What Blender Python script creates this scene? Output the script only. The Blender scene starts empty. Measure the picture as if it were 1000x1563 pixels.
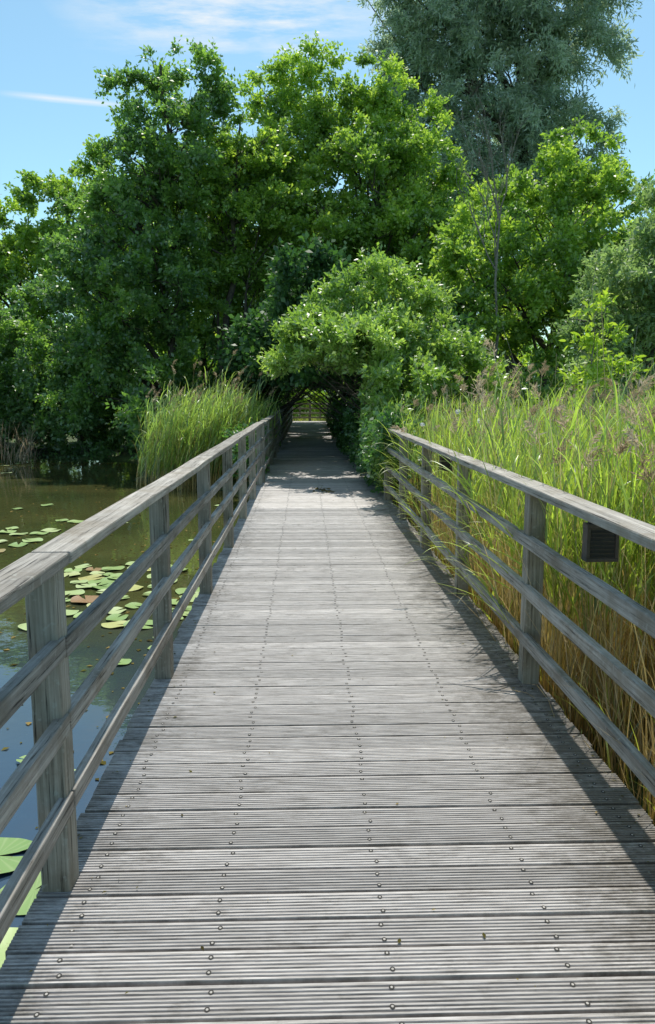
import bpy, math, numpy as np
from mathutils import Vector, Matrix
rng=np.random.default_rng(11)
scene=bpy.context.scene
COL=scene.collection

# ------------------------------------------------------------ helpers
def link(o,parent=None,label=None,cat=None,kind=None,group=None):
    COL.objects.link(o)
    if parent: o.parent=parent
    if label: o["label"]=label
    if cat: o["category"]=cat
    if kind: o["kind"]=kind
    if group: o["group"]=group
    return o
def empty(name,loc=(0,0,0),**k):
    o=bpy.data.objects.new(name,None); o.location=loc; o.empty_display_size=.3
    return link(o,**k)
def fast_mesh(name,V,F,mat=None,face_attr=None,pt_attr=None,smooth=False):
    V=np.asarray(V,dtype=np.float32); F=np.asarray(F,dtype=np.int32)
    me=bpy.data.meshes.new(name); n=F.shape[1]
    me.vertices.add(len(V)); me.vertices.foreach_set('co',V.ravel())
    me.loops.add(F.size); me.loops.foreach_set('vertex_index',F.ravel())
    me.polygons.add(len(F)); me.polygons.foreach_set('loop_start',np.arange(0,F.size,n,dtype=np.int32))
    if smooth: me.polygons.foreach_set('use_smooth',np.ones(len(F),dtype=bool))
    me.update(calc_edges=True)
    for k,v in (face_attr or {}).items():
        a=me.attributes.new(k,'FLOAT','FACE'); a.data.foreach_set('value',np.asarray(v,dtype=np.float32))
    for k,v in (pt_attr or {}).items():
        a=me.attributes.new(k,'FLOAT','POINT'); a.data.foreach_set('value',np.asarray(v,dtype=np.float32))
    if mat: me.materials.append(mat)
    return me
def pyd(name,V,F,mat,smooth=False):
    me=bpy.data.meshes.new(name); me.from_pydata([tuple(map(float,v)) for v in V],[],F); me.update()
    if smooth: me.polygons.foreach_set('use_smooth',[True]*len(me.polygons))
    me.materials.append(mat); return me
def norm(a): return a/(np.linalg.norm(a,axis=-1,keepdims=True)+1e-9)
def rdir(n): return norm(rng.normal(size=(n,3)))

def leaf_mesh(name,P,D,L,wr,mat,tone,up=0.9,hexa=False):
    n=len(P); N=rdir(n)*.75+np.array([0,0,up]); D=norm(D)
    W=norm(np.cross(D,N)); Nn=np.cross(W,D)
    L=np.asarray(L)[:,None]; w=L*wr
    if not hexa:
        V=np.stack([P, P+D*L*.48+W*w*.5+Nn*L*.06, P+D*L-Nn*L*.08, P+D*L*.48-W*w*.5+Nn*L*.06],1).reshape(-1,3)
        F=np.arange(n*4).reshape(n,4)
    else:
        V=np.stack([P,P+D*L*.25+W*w*.42+Nn*L*.04,P+D*L*.65+W*w*.40+Nn*L*.03,P+D*L-Nn*L*.1,
                    P+D*L*.65-W*w*.40+Nn*L*.03,P+D*L*.25-W*w*.42+Nn*L*.04],1).reshape(-1,3)
        F=np.arange(n*6).reshape(n,6)
    return fast_mesh(name,V,F,mat,face_attr={'tone':tone})

def tubes(name,lines,mat,sides=7):
    Vs=[];Fs=[];o=0
    ang=np.linspace(0,2*np.pi,sides,endpoint=False)
    for pts,rad in lines:
        pts=np.asarray(pts,float); rad=np.asarray(rad,float); k=len(pts)
        T=norm(np.gradient(pts,axis=0)); ref=np.array([0.31,0.87,0.1]) if abs(T[0][2])>.6 else np.array([0,0,1.])
        A=norm(np.cross(T,ref)); B=np.cross(T,A)
        ring=pts[:,None,:]+rad[:,None,None]*(np.cos(ang)[None,:,None]*A[:,None,:]+np.sin(ang)[None,:,None]*B[:,None,:])
        Vs.append(ring.reshape(-1,3))
        i=np.arange(k-1)[:,None]*sides; j=np.arange(sides)[None,:]; j2=(j+1)%sides
        Fs.append(np.stack([o+i+j,o+i+j2,o+i+sides+j2,o+i+sides+j],-1).reshape(-1,4)); o+=k*sides
    return fast_mesh(name,np.concatenate(Vs),np.concatenate(Fs),mat,smooth=True)

def curve(p0,p1,n=7,wob=.06,sag=0.):
    p0=np.array(p0,float);p1=np.array(p1,float); t=np.linspace(0,1,n)[:,None]; L=np.linalg.norm(p1-p0)
    off=np.cumsum(rng.normal(size=(n,3))*wob*L/n,0); off-=t*off[-1]
    off[0]=0
    P=p0+(p1-p0)*t+off; P[:,2]+=sag*L*4*(t[:,0]*(1-t[:,0])); return P

# ------------------------------------------------------------ materials
def newmat(name):
    m=bpy.data.materials.new(name); m.use_nodes=True; nt=m.node_tree; nt.nodes.clear()
    return m,nt,nt.nodes,nt.links
def nd(nt,t,**k):
    n=nt.nodes.new(t)
    for a,b in k.items(): setattr(n,a,b)
    return n
def ramp(nt,stops,fac):
    r=nt.nodes.new('ShaderNodeValToRGB'); e=r.color_ramp.elements
    e[0].position=stops[0][0]; e[0].color=(*stops[0][1],1); e[1].position=stops[-1][0]; e[1].color=(*stops[-1][1],1)
    for p,c in stops[1:-1]:
        x=e.new(p); x.color=(*c,1)
    nt.links.new(fac,r.inputs[0]); return r.outputs[0]
def math_(nt,op,a,b=None,c=None,clamp=False):
    n=nt.nodes.new('ShaderNodeMath'); n.operation=op; n.use_clamp=clamp
    for i,x in enumerate((a,b,c)):
        if x is None: continue
        if isinstance(x,(int,float)): n.inputs[i].default_value=x
        else: nt.links.new(x,n.inputs[i])
    return n.outputs[0]
def mrange(nt,v,a,b,c=0.,d=1.):
    n=nt.nodes.new('ShaderNodeMapRange'); n.inputs[1].default_value=a; n.inputs[2].default_value=b; n.inputs[3].default_value=c; n.inputs[4].default_value=d
    nt.links.new(v,n.inputs[0]); return n.outputs[0]
def mixc(nt,f,a,b,mode='MIX'):
    n=nt.nodes.new('ShaderNodeMix'); n.data_type='RGBA'; n.blend_type=mode
    for s,x in ((n.inputs[0],f),(n.inputs[6],a),(n.inputs[7],b)):
        if isinstance(x,(int,float)): s.default_value=x
        elif isinstance(x,tuple): s.default_value=(*x,1)
        else: nt.links.new(x,s)
    return n.outputs[2]
def noise(nt,vec,scale,detail=4,rough=.55,vscale=None):
    n=nt.nodes.new('ShaderNodeTexNoise'); n.inputs['Scale'].default_value=scale
    n.inputs['Detail'].default_value=detail; n.inputs['Roughness'].default_value=rough
    if vscale:
        m=nt.nodes.new('ShaderNodeMapping'); m.inputs['Scale'].default_value=vscale; nt.links.new(vec,m.inputs[0]); vec=m.outputs[0]
    if vec is not None: nt.links.new(vec,n.inputs['Vector'])
    return n.outputs['Fac']
def thin_shader(nt,c,tcol,tr,gl,rough):
    N=nt.nodes;L=nt.links
    d=nd(nt,'ShaderNodeBsdfDiffuse'); L.new(c,d.inputs[0])
    t=nd(nt,'ShaderNodeBsdfTranslucent'); L.new(mixc(nt,1.,c,tcol,'MULTIPLY'),t.inputs[0])
    mx=nd(nt,'ShaderNodeMixShader'); mx.inputs[0].default_value=tr; L.new(d.outputs[0],mx.inputs[1]); L.new(t.outputs[0],mx.inputs[2])
    out=mx.outputs[0]
    if gl>0:
        g=nd(nt,'ShaderNodeBsdfGlossy'); g.inputs['Roughness'].default_value=rough; g.inputs[0].default_value=(1,1,1,1)
        m2=nd(nt,'ShaderNodeMixShader'); m2.inputs[0].default_value=gl; L.new(out,m2.inputs[1]); L.new(g.outputs[0],m2.inputs[2]); out=m2.outputs[0]
    o=nd(nt,'ShaderNodeOutputMaterial'); L.new(out,o.inputs[0])

def leaf_mat(name,stops,tcol,tr=.45,gl=.05,rough=.5):
    m,nt,N,L=newmat(name)
    a=nd(nt,'ShaderNodeAttribute',attribute_name='tone')
    thin_shader(nt,ramp(nt,stops,a.outputs['Fac']),tcol,tr,gl,rough); return m
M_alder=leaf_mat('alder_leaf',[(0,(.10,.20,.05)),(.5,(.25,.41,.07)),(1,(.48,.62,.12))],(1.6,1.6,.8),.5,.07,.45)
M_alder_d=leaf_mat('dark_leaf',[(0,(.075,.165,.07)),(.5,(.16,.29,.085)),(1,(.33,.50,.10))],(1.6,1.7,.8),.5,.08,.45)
M_shade=leaf_mat('shade_leaf',[(0,(.035,.09,.04)),(.5,(.06,.14,.05)),(1,(.13,.26,.06))],(1.6,1.8,.8),.3,.04,.5)  # leaf colour darkened; shade of the taller trees is painted in
M_willow=leaf_mat('willow_leaf',[(0,(.24,.33,.24)),(.5,(.38,.48,.36)),(1,(.56,.64,.50))],(1.2,1.3,.95),.5,.07)
M_sallow=leaf_mat('sallow_leaf',[(0,(.14,.24,.10)),(.5,(.25,.37,.16)),(1,(.42,.53,.27))],(1.3,1.4,.8),.48,.06)
M_shrub=leaf_mat('shrub_leaf',[(0,(.13,.24,.06)),(.5,(.27,.42,.09)),(1,(.48,.60,.20))],(1.4,1.5,.7),.48,.09,.42)
M_lime=leaf_mat('lime_leaf',[(0,(.24,.38,.05)),(.5,(.38,.54,.08)),(1,(.52,.64,.12))],(1.4,1.4,.6),.5)
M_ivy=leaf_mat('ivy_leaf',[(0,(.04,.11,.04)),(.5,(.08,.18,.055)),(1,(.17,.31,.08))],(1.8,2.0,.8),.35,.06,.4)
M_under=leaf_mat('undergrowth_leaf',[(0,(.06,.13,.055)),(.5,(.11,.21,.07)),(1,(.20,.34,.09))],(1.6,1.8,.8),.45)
M_far=leaf_mat('far_leaf',[(0,(.12,.22,.07)),(.5,(.21,.35,.09)),(1,(.35,.50,.14))],(1.5,1.6,.8),.48)
M_plume=leaf_mat('plume',[(0,(.30,.21,.14)),(.5,(.50,.39,.27)),(1,(.72,.61,.47))],(1,1,.9),.4,0)
M_petal=leaf_mat('petal',[(0,(.8,.8,.8)),(1,(.85,.85,.85))],(1,1,1),.4,0)
M_litter=leaf_mat('litter',[(0,(.06,.05,.02)),(.5,(.13,.12,.03)),(1,(.3,.22,.08))],(1,1,.8),.2,0)

def blade_mat(name,low,mid,high,tr=.4):
    m,nt,N,L=newmat(name)
    t=nd(nt,'ShaderNodeAttribute',attribute_name='hgt'); r=nd(nt,'ShaderNodeAttribute',attribute_name='tone')
    c=ramp(nt,[(0,low),(.42,mid),(1,high)],t.outputs['Fac'])
    k=math_(nt,'MULTIPLY_ADD',r.outputs['Fac'],1.0,.45)
    cc=nd(nt,'ShaderNodeCombineColor')
    for i in range(3): L.new(k,cc.inputs[i])
    c=mixc(nt,1.,c,cc.outputs[0],'MULTIPLY')
    thin_shader(nt,c,(1.4,1.4,.8),tr,.07,.4); return m
M_reedleaf=blade_mat('reed_blade',(.42,.36,.11),(.34,.44,.07),(.38,.53,.10),.47)
M_reedleaf2=blade_mat('pond_reed_blade',(.22,.31,.08),(.26,.40,.09),(.37,.52,.14),.47)
M_reedstem=blade_mat('reed_stem',(.58,.40,.15),(.58,.47,.18),(.38,.44,.13),.25)
M_drystem=blade_mat('dry_reed_stem',(.56,.37,.15),(.66,.50,.26),(.56,.47,.33),.2)

def wood_mat(name,dark,light,grain_axis,lichen=.3):
    m,nt,N,L=newmat(name)
    tc=nd(nt,'ShaderNodeTexCoord'); oi=nd(nt,'ShaderNodeObjectInfo')
    add=nd(nt,'ShaderNodeVectorMath',operation='ADD'); L.new(tc.outputs['Object'],add.inputs[0])
    sc=nd(nt,'ShaderNodeVectorMath',operation='SCALE'); sc.inputs[0].default_value=(13,7,9); L.new(oi.outputs['Random'],sc.inputs['Scale']); L.new(sc.outputs[0],add.inputs[1])
    v=add.outputs[0]
    s=[95,95,95]; s[grain_axis]=2.6
    g=noise(nt,v,1,6,.7,tuple(s)); s2=[24,24,24]; s2[grain_axis]=1.1
    g2=noise(nt,v,1,4,.6,tuple(s2)); b=noise(nt,v,3.6,6,.65)
    f=math_(nt,'ADD',math_(nt,'MULTIPLY',g,.6),math_(nt,'MULTIPLY',g2,.4))
    c=ramp(nt,[(.34,dark),(.5,tuple((a+b_)/2 for a,b_ in zip(dark,light))),(.62,light)],f)
    c=mixc(nt,ramp(nt,[(.46,(0,0,0)),(.70,(.8,.8,.8))],b),c,(.16,.13,.09))
    rnd=math_(nt,'MULTIPLY_ADD',oi.outputs['Random'],.35,.85)
    hs=nd(nt,'ShaderNodeHueSaturation'); L.new(c,hs.inputs['Color']); L.new(rnd,hs.inputs['Value']); c=hs.outputs[0]
    ln=noise(nt,v,38,3,.5)
    c=mixc(nt,math_(nt,'MULTIPLY',ramp(nt,[(.62,(0,0,0)),(.68,(1,1,1))],ln),lichen),c,(.46,.47,.42))
    cr=ramp(nt,[(.36,(.08,.08,.08)),(.42,(1,1,1))],g)
    c=mixc(nt,.88,c,cr,'MULTIPLY')
    p=nd(nt,'ShaderNodeBsdfPrincipled'); p.inputs['Roughness'].default_value=.72; p.inputs['Specular IOR Level'].default_value=.3
    L.new(c,p.inputs['Base Color'])
    bp=nd(nt,'ShaderNodeBump'); bp.inputs['Strength'].default_value=.7; bp.inputs['Distance'].default_value=.006; L.new(f,bp.inputs['Height']); L.new(bp.outputs[0],p.inputs['Normal'])
    o=nd(nt,'ShaderNodeOutputMaterial'); L.new(p.outputs[0],o.inputs[0]); return m
M_rail=wood_mat('weathered_rail',(.15,.135,.115),(.47,.445,.405),1)
M_cap=wood_mat('weathered_top_rail',(.14,.128,.11),(.43,.40,.355),1)
M_post=wood_mat('weathered_post',(.15,.135,.10),(.40,.37,.31),2)
M_gate=wood_mat('weathered_gate',(.20,.18,.12),(.42,.39,.28),0)
M_beam=wood_mat('dark_beam',(.03,.027,.022),(.09,.08,.065),1,.0)

def deck_mat():
    m,nt,N,L=newmat('grooved_deck_board')
    tc=nd(nt,'ShaderNodeTexCoord'); v=tc.outputs['Object']
    sx=nd(nt,'ShaderNodeSeparateXYZ'); L.new(v,sx.inputs[0]); x,y=sx.outputs[0],sx.outputs[1]
    bid=math_(nt,'FLOOR',math_(nt,'DIVIDE',y,.130))
    wn=nd(nt,'ShaderNodeTexWhiteNoise',noise_dimensions='1D'); L.new(bid,wn.inputs['W'])
    cx=nd(nt,'ShaderNodeCombineXYZ'); L.new(math_(nt,'ADD',x,math_(nt,'MULTIPLY',wn.outputs[0],37.)),cx.inputs[0])
    L.new(math_(nt,'ADD',y,math_(nt,'MULTIPLY',wn.outputs[0],11.)),cx.inputs[1])
    g=noise(nt,cx.outputs[0],1,6,.7,(6,230,1)); g2=noise(nt,cx.outputs[0],1,5,.7,(5,60,1))
    st=noise(nt,v,2.2,8,.72); st2=noise(nt,cx.outputs[0],1,6,.78,(9,22,1))
    f=math_(nt,'ADD',math_(nt,'MULTIPLY',g,.6),math_(nt,'MULTIPLY',g2,.4))
    # darker boards at one end; further along, sun sheen is painted into the colour
    painted_sheen=mrange(nt,math_(nt,'MULTIPLY_ADD',st,1.5,y),2.6,6.2,.86,1.28)
    c=ramp(nt,[(.36,(.15,.135,.12)),(.48,(.36,.335,.315)),(.62,(.58,.55,.525))],f)
    val=math_(nt,'MULTIPLY',math_(nt,'MULTIPLY_ADD',wn.outputs[0],.40,.80),painted_sheen)
    hs=nd(nt,'ShaderNodeHueSaturation'); L.new(c,hs.inputs['Color']); L.new(val,hs.inputs['Value']); c=hs.outputs[0]
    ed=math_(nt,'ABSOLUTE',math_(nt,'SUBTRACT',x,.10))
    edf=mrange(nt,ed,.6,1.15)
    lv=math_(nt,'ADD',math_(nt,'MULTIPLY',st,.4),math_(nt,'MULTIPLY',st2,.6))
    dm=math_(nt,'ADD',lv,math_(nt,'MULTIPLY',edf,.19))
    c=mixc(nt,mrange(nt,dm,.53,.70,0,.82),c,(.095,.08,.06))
    lt=mrange(nt,noise(nt,v,30,4,.6),.63,.69,0,.7); c=mixc(nt,math_(nt,'MULTIPLY',lt,math_(nt,'MULTIPLY_ADD',edf,.8,.12)),c,(.45,.46,.38))
    p=nd(nt,'ShaderNodeBsdfPrincipled'); p.inputs['Roughness'].default_value=.55; p.inputs['Specular IOR Level'].default_value=.42
    L.new(c,p.inputs['Base Color'])
    bp=nd(nt,'ShaderNodeBump'); bp.inputs['Strength'].default_value=.5; bp.inputs['Distance'].default_value=.004; L.new(f,bp.inputs['Height']); L.new(bp.outputs[0],p.inputs['Normal'])
    o=nd(nt,'ShaderNodeOutputMaterial'); L.new(p.outputs[0],o.inputs[0]); return m
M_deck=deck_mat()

def simple(name,col,rough=.6,metal=0.,nsc=20,var=.35,bump=.2):
    m,nt,N,L=newmat(name); tc=nd(nt,'ShaderNodeTexCoord'); n=noise(nt,tc.outputs['Object'],nsc,5,.6)
    c=ramp(nt,[(.3,tuple(a*(1-var) for a in col)),(.7,tuple(min(1,a*(1+var)) for a in col))],n)
    p=nd(nt,'ShaderNodeBsdfPrincipled'); p.inputs['Roughness'].default_value=rough; p.inputs['Metallic'].default_value=metal; L.new(c,p.inputs['Base Color'])
    bp=nd(nt,'ShaderNodeBump'); bp.inputs['Strength'].default_value=bump; bp.inputs['Distance'].default_value=.02; L.new(n,bp.inputs['Height']); L.new(bp.outputs[0],p.inputs['Normal'])
    o=nd(nt,'ShaderNodeOutputMaterial'); L.new(p.outputs[0],o.inputs[0]); return m
M_bark=simple('bark',(.085,.072,.055),.85,0,14,.5,.8)
M_greybark=simple('grey_bark',(.22,.20,.17),.8,0,14,.4,.5)
M_screw=simple('screw_steel',(.34,.32,.29),.7,0,60,.3,.0)
M_hole=simple('screw_recess',(.03,.028,.025),.9,0,60,.3,.0)
M_brown=simple('brown_casing',(.075,.057,.047),.6,0,40,.3,.1)
M_dark=simple('dark_slot',(.025,.022,.02),.8)
M_hill=simple('hill_green',(.10,.16,.17),.9,0,.02,.3,0)

def ground_mat():
    m,nt,N,L=newmat('ground'); tc=nd(nt,'ShaderNodeTexCoord'); v=tc.outputs['Object']
    a=noise(nt,v,.35,6,.6); b=noise(nt,v,14,5,.7)
    c=ramp(nt,[(.35,(.04,.035,.018)),(.5,(.06,.09,.025)),(.68,(.13,.2,.045))],math_(nt,'ADD',math_(nt,'MULTIPLY',a,.6),math_(nt,'MULTIPLY',b,.4)))
    p=nd(nt,'ShaderNodeBsdfPrincipled'); p.inputs['Roughness'].default_value=.95; L.new(c,p.inputs['Base Color'])
    bp=nd(nt,'ShaderNodeBump'); bp.inputs['Strength'].default_value=.8; bp.inputs['Distance'].default_value=.05; L.new(b,bp.inputs['Height']); L.new(bp.outputs[0],p.inputs['Normal'])
    o=nd(nt,'ShaderNodeOutputMaterial'); L.new(p.outputs[0],o.inputs[0]); return m
def water_mat():
    m,nt,N,L=newmat('pond_water'); tc=nd(nt,'ShaderNodeTexCoord'); v=tc.outputs['Object']
    a=noise(nt,v,.5,5,.6); sp=noise(nt,v,34,4,.7)
    sx=nd(nt,'ShaderNodeSeparateXYZ'); L.new(v,sx.inputs[0])
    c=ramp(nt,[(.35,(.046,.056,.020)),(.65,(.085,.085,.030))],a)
    sky_blue_fade=mrange(nt,math_(nt,'MULTIPLY_ADD',a,3.5,sx.outputs[1]),5.5,10.)
    c=mixc(nt,sky_blue_fade,(.030,.056,.090),c)  # sky reflection painted in as blue base colour on the nearer water
    spk=ramp(nt,[(.70,(0,0,0)),(.74,(1,1,1))],sp)
    c=mixc(nt,math_(nt,'MULTIPLY',spk,.3),c,(.16,.18,.06))
    p=nd(nt,'ShaderNodeBsdfPrincipled'); p.inputs['IOR'].default_value=1.5; p.inputs['Specular IOR Level'].default_value=1.
    L.new(c,p.inputs['Base Color']); L.new(math_(nt,'MULTIPLY_ADD',spk,.3,.02),p.inputs['Roughness'])
    r1=noise(nt,v,2.2,3,.5,(1,.6,1)); r2=noise(nt,v,11,2,.5)
    bp=nd(nt,'ShaderNodeBump'); bp.inputs['Strength'].default_value=.12; bp.inputs['Distance'].default_value=.05
    L.new(math_(nt,'ADD',r1,math_(nt,'MULTIPLY',r2,.15)),bp.inputs['Height']); L.new(bp.outputs[0],p.inputs['Normal'])
    o=nd(nt,'ShaderNodeOutputMaterial'); L.new(p.outputs[0],o.inputs[0]); return m
def pad_mat():
    m,nt,N,L=newmat('lily_pad'); tc=nd(nt,'ShaderNodeTexCoord'); oi=nd(nt,'ShaderNodeObjectInfo')
    c=ramp(nt,[(0,(.19,.31,.09)),(.35,(.32,.44,.15)),(.7,(.44,.52,.25)),(.90,(.46,.46,.16)),(.95,(.26,.15,.06)),(1,(.3,.16,.08))],oi.outputs['Random'])
    sx=nd(nt,'ShaderNodeSeparateXYZ'); L.new(tc.outputs['Object'],sx.inputs[0])
    an=math_(nt,'ARCTAN2',sx.outputs[1],sx.outputs[0]); vein=math_(nt,'POWER',math_(nt,'ABSOLUTE',math_(nt,'SINE',math_(nt,'MULTIPLY',an,9.))),10.)
    c=mixc(nt,math_(nt,'MULTIPLY',vein,.25),c,(.42,.48,.25))
    n=noise(nt,tc.outputs['Object'],3.5,6,.75); c=mixc(nt,ramp(nt,[(.58,(0,0,0)),(.66,(.7,.7,.7))],n),c,(.18,.15,.05))
    p=nd(nt,'ShaderNodeBsdfPrincipled'); p.inputs['Roughness'].default_value=.35; L.new(c,p.inputs['Base Color'])
    o=nd(nt,'ShaderNodeOutputMaterial'); L.new(p.outputs[0],o.inputs[0]); return m
M_ground=ground_mat(); M_water=water_mat(); M_pad=pad_mat()

# ------------------------------------------------------------ terrain / water
def xs(y): return np.interp(y,[-30,14.5,17.5,19.5,24,60],[-.3,-.5,-2.2,-4.6,-5.2,-5.2])
def ys(x): return 25.6+.8*np.sin(x*.45)+.5*np.sin(x*1.3+1)
def gz(x,y):
    d=np.minimum(np.minimum(xs(y)-x, ys(x)-y),x+70)
    t=np.clip((d+.6)/1.6,0,1); t=t*t*(3-2*t)
    bump=.05*np.sin(x*1.7+y*.9)+.04*np.sin(x*.6-y*2.1)
    far=np.clip((np.hypot(x,y)-60)/300,0,1)*3.0
    return (-.38+bump+far)*(1-t)+(-1.25)*t
gx=np.concatenate([-np.geomspace(22,900,26)[::-1],np.arange(-21,21.1,.35),np.geomspace(22,900,26)])
gy=np.concatenate([-np.geomspace(6,900,22)[::-1],np.arange(-5,60,.4),np.geomspace(61,1200,24)])
X,Y=np.meshgrid(gx,gy); V=np.stack([X,Y,gz(X,Y)],-1).reshape(-1,3)
nx,ny=len(gx),len(gy); i=np.arange(ny-1)[:,None]*nx+np.arange(nx-1)[None,:]
F=np.stack([i,i+1,i+nx+1,i+nx],-1).reshape(-1,4)
link(bpy.data.objects.new('ground',fast_mesh('ground',V,F,M_ground,smooth=True)),kind='structure',label='marshy grassy ground around the pond and under the trees',cat='ground')
WZ=-.5
link(bpy.data.objects.new('water',fast_mesh('water',[(-75,-40,WZ),(6,-40,WZ),(6,30,WZ),(-75,30,WZ)],[(0,1,2,3)],M_water)),kind='structure',label='murky green pond water reflecting sky and trees',cat='water')
hv=[];hf=[];K=60
for k in range(K):
    a=math.radians(-75+150*k/(K-1)); r=700
    z=22+10*math.sin(k*.35)+6*math.sin(k*.9+1)
    hv+= [(r*math.sin(a),r*math.cos(a),-1),(1.12*r*math.sin(a),1.12*r*math.cos(a),z),(1.4*r*math.sin(a),1.4*r*math.cos(a),-2)]
for k in range(K-1):
    for j in range(2): hf.append((3*k+j,3*k+3+j,3*k+4+j,3*k+1+j))
link(bpy.data.objects.new('hill',pyd('hill',hv,hf,M_hill,True)),kind='structure',label='low blue-green wooded hills on the horizon',cat='hill')

# ------------------------------------------------------------ boardwalk
XL,XR=-.87,1.31; PITCH=.130; DEND=48.2
def board_prof(y0,groove):
    w=PITCH-.012; pts=[]
    if groove:
        n=8; p=w/n
        for k in range(n):
            a=y0+k*p
            pts+=[(a+.0008,-.0015),(a+.002,0),(a+p-.0062,0),(a+p-.0052,-.0045),(a+p-.0013,-.0045)] if k<n-1 else [(a+.0008,-.0015),(a+.002,0),(a+p-.002,0),(a+p,-.003)]
    else: pts=[(y0,-.003),(y0+.003,0),(y0+w-.003,0),(y0+w,-.003)]
    pts+=[(y0+w,-.034),(y0,-.034)]
    return pts
V=[];F=[];SC=[]
nb=int((DEND+.6)/PITCH)
for k in range(nb):
    y0=round(-.6/PITCH)*PITCH+k*PITCH
    dz=rng.uniform(-.002,.002); tilt=rng.uniform(-.0016,.0016); a=XL+rng.uniform(-.01,.01); b=XR+rng.uniform(-.01,.01)
    pr=board_prof(y0+.006+rng.uniform(-.0015,.0015),y0<11); o=len(V); n=len(pr); sk=rng.uniform(-.002,.002)
    for (x,s) in ((a,-1),(b,1)):
        for (yy,zz) in pr: V.append((x,yy+s*sk,zz+dz+s*tilt))
    for j in range(n):
        j2=(j+1)%n; F.append((o+j,o+j2,o+n+j2,o+n+j))
    F.append(tuple(range(o+n-1,o-1,-1))); F.append(tuple(range(o+n,o+2*n)))
    if y0<16:
        for sx_ in (-.70,-.27,.235,.735,1.2):
            for oy in (.032,.096):
                if rng.random()<.95: SC.append((sx_+rng.uniform(-.012,.012),y0+oy+rng.uniform(-.005,.005),dz+.0012))
bw=empty('boardwalk',label='straight weathered grey grooved timber boardwalk over the marsh',cat='boardwalk',kind='structure')
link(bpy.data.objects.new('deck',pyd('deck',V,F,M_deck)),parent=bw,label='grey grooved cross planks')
def discs(r,dz):
    V=[];F=[]
    for (x,y,z) in SC:
        o=len(V)
        for q in range(8): V.append((x+r*math.cos(q*math.pi/4),y+r*1.2*math.sin(q*math.pi/4),z+dz))
        F.append(tuple(range(o,o+8)))
    return V,F
V,F=discs(.0080,0); link(bpy.data.objects.new('screw_recess',pyd('screw_recess',V,F,M_hole)),parent=bw,kind='stuff',label='dark countersunk rings round the screws')
V,F=discs(.0038,.0006); link(bpy.data.objects.new('screw',pyd('screw',V,F,M_screw)),parent=bw,kind='stuff',label='paired dull steel screw heads in rows')
def box(x0,x1,y0,y1,z0,z1,bev=.006,seg_axis=1,segs=1,wob=0.):
    import bmesh
    bm=bmesh.new(); bmesh.ops.create_cube(bm,size=1)
    for v in bm.verts: v.co=Vector(((x0+x1)/2+v.co.x*(x1-x0),(y0+y1)/2+v.co.y*(y1-y0),(z0+z1)/2+v.co.z*(z1-z0)))
    if segs>1:
        ed=[e for e in bm.edges if abs((e.verts[0].co-e.verts[1].co)[seg_axis])>.5*[x1-x0,y1-y0,z1-z0][seg_axis]]
        bmesh.ops.subdivide_edges(bm,edges=ed,cuts=segs-1,use_grid_fill=True)
    if bev>0:
        ed=[e for e in bm.edges if len(e.link_faces)==2 and e.calc_face_angle(0)>1.]
        bmesh.ops.bevel(bm,geom=ed,offset=bev,segments=2,affect='EDGES',profile=.6)
    if wob>0:
        ph=rng.uniform(0,6,4)
        for v in bm.verts:
            s=v.co[seg_axis]
            o2=[i for i in range(3) if i!=seg_axis]
            v.co[o2[0]]+=wob*(math.sin(s*2.3+ph[0])+.5*math.sin(s*7+ph[1])); v.co[o2[1]]+=wob*(math.sin(s*1.9+ph[2])+.5*math.sin(s*6+ph[3]))
    return bm
def bm_obj(name,bms,mat,parent=None,smooth=False,**k):
    import bmesh
    me=bpy.data.meshes.new(name); out=bmesh.new()
    for b in (bms if isinstance(bms,list) else [bms]):
        t=bpy.data.meshes.new('t'); b.to_mesh(t); b.free(); out.from_mesh(t); bpy.data.meshes.remove(t)
    out.to_mesh(me); out.free(); me.materials.append(mat)
    return link(bpy.data.objects.new(name,me),parent=parent,**k)
for bx in (-.84,.22,1.28):
    bm_obj('beam',box(bx-.035,bx+.035,-.6,DEND,-.22,-.036,.004),M_beam,parent=bw)

# ------------------------------------------------------------ railings
def railing(side,posts,y_start,y_end,label,xoff=0.,piece=3.86,dz=0.):
    pc=(-.815 if side<0 else 1.255)+xoff
    inn=pc-side*.048
    r=empty('railing',loc=(pc,y_start,0),label=label,cat='railing',group='timber railings along the boardwalk')
    def addc(name,bms,mat,**k):
        o=bm_obj(name,bms,mat,**k); o.parent=r; o.matrix_parent_inverse=Matrix.Translation((-pc,-y_start,0)); return o
    pm=None
    for py in posts:
        if pm is None:
            b=box(-.048,.048,-.048,.048,-1.2,1.076+dz,.007,2,10,.0012); o=bm_obj('post',b,M_post); pm=o
        else:
            o=pm.copy(); COL.objects.link(o)
        o.location=(0,py-y_start,0); o.parent=r; o.rotation_euler=(0,0,rng.choice([0,math.pi/2,math.pi])+rng.uniform(-.02,.02))
    cuts=list(np.arange(y_start,y_end-.5,piece))+[y_end]
    levels=[(.775,.842),(.53,.597),(.265,.332)] if side<0 else [(.77,.837),(.495,.562),(.22,.287)]
    for a,b in zip(cuts[:-1],cuts[1:]):
        xo=sorted((inn+side*.026,inn-side*.012))
        for (z0,z1) in levels:
            j=rng.uniform(-.007,.007); jx=rng.uniform(-.0015,.0015)
            addc('rail',box(xo[0]+jx,xo[1]+jx,a+.003,b-.003,z0+j+dz,z1+j+dz,.006,1,14,.0018),M_rail)
        xc=sorted((inn-side*.036,pc+side*.040))
        j=rng.uniform(-.004,.004)
        addc('top_rail',box(xc[0],xc[1],a+.002,b-.002,1.078+dz,1.117+dz+abs(j),.007,1,14,.0018),M_cap)
    return r
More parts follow.
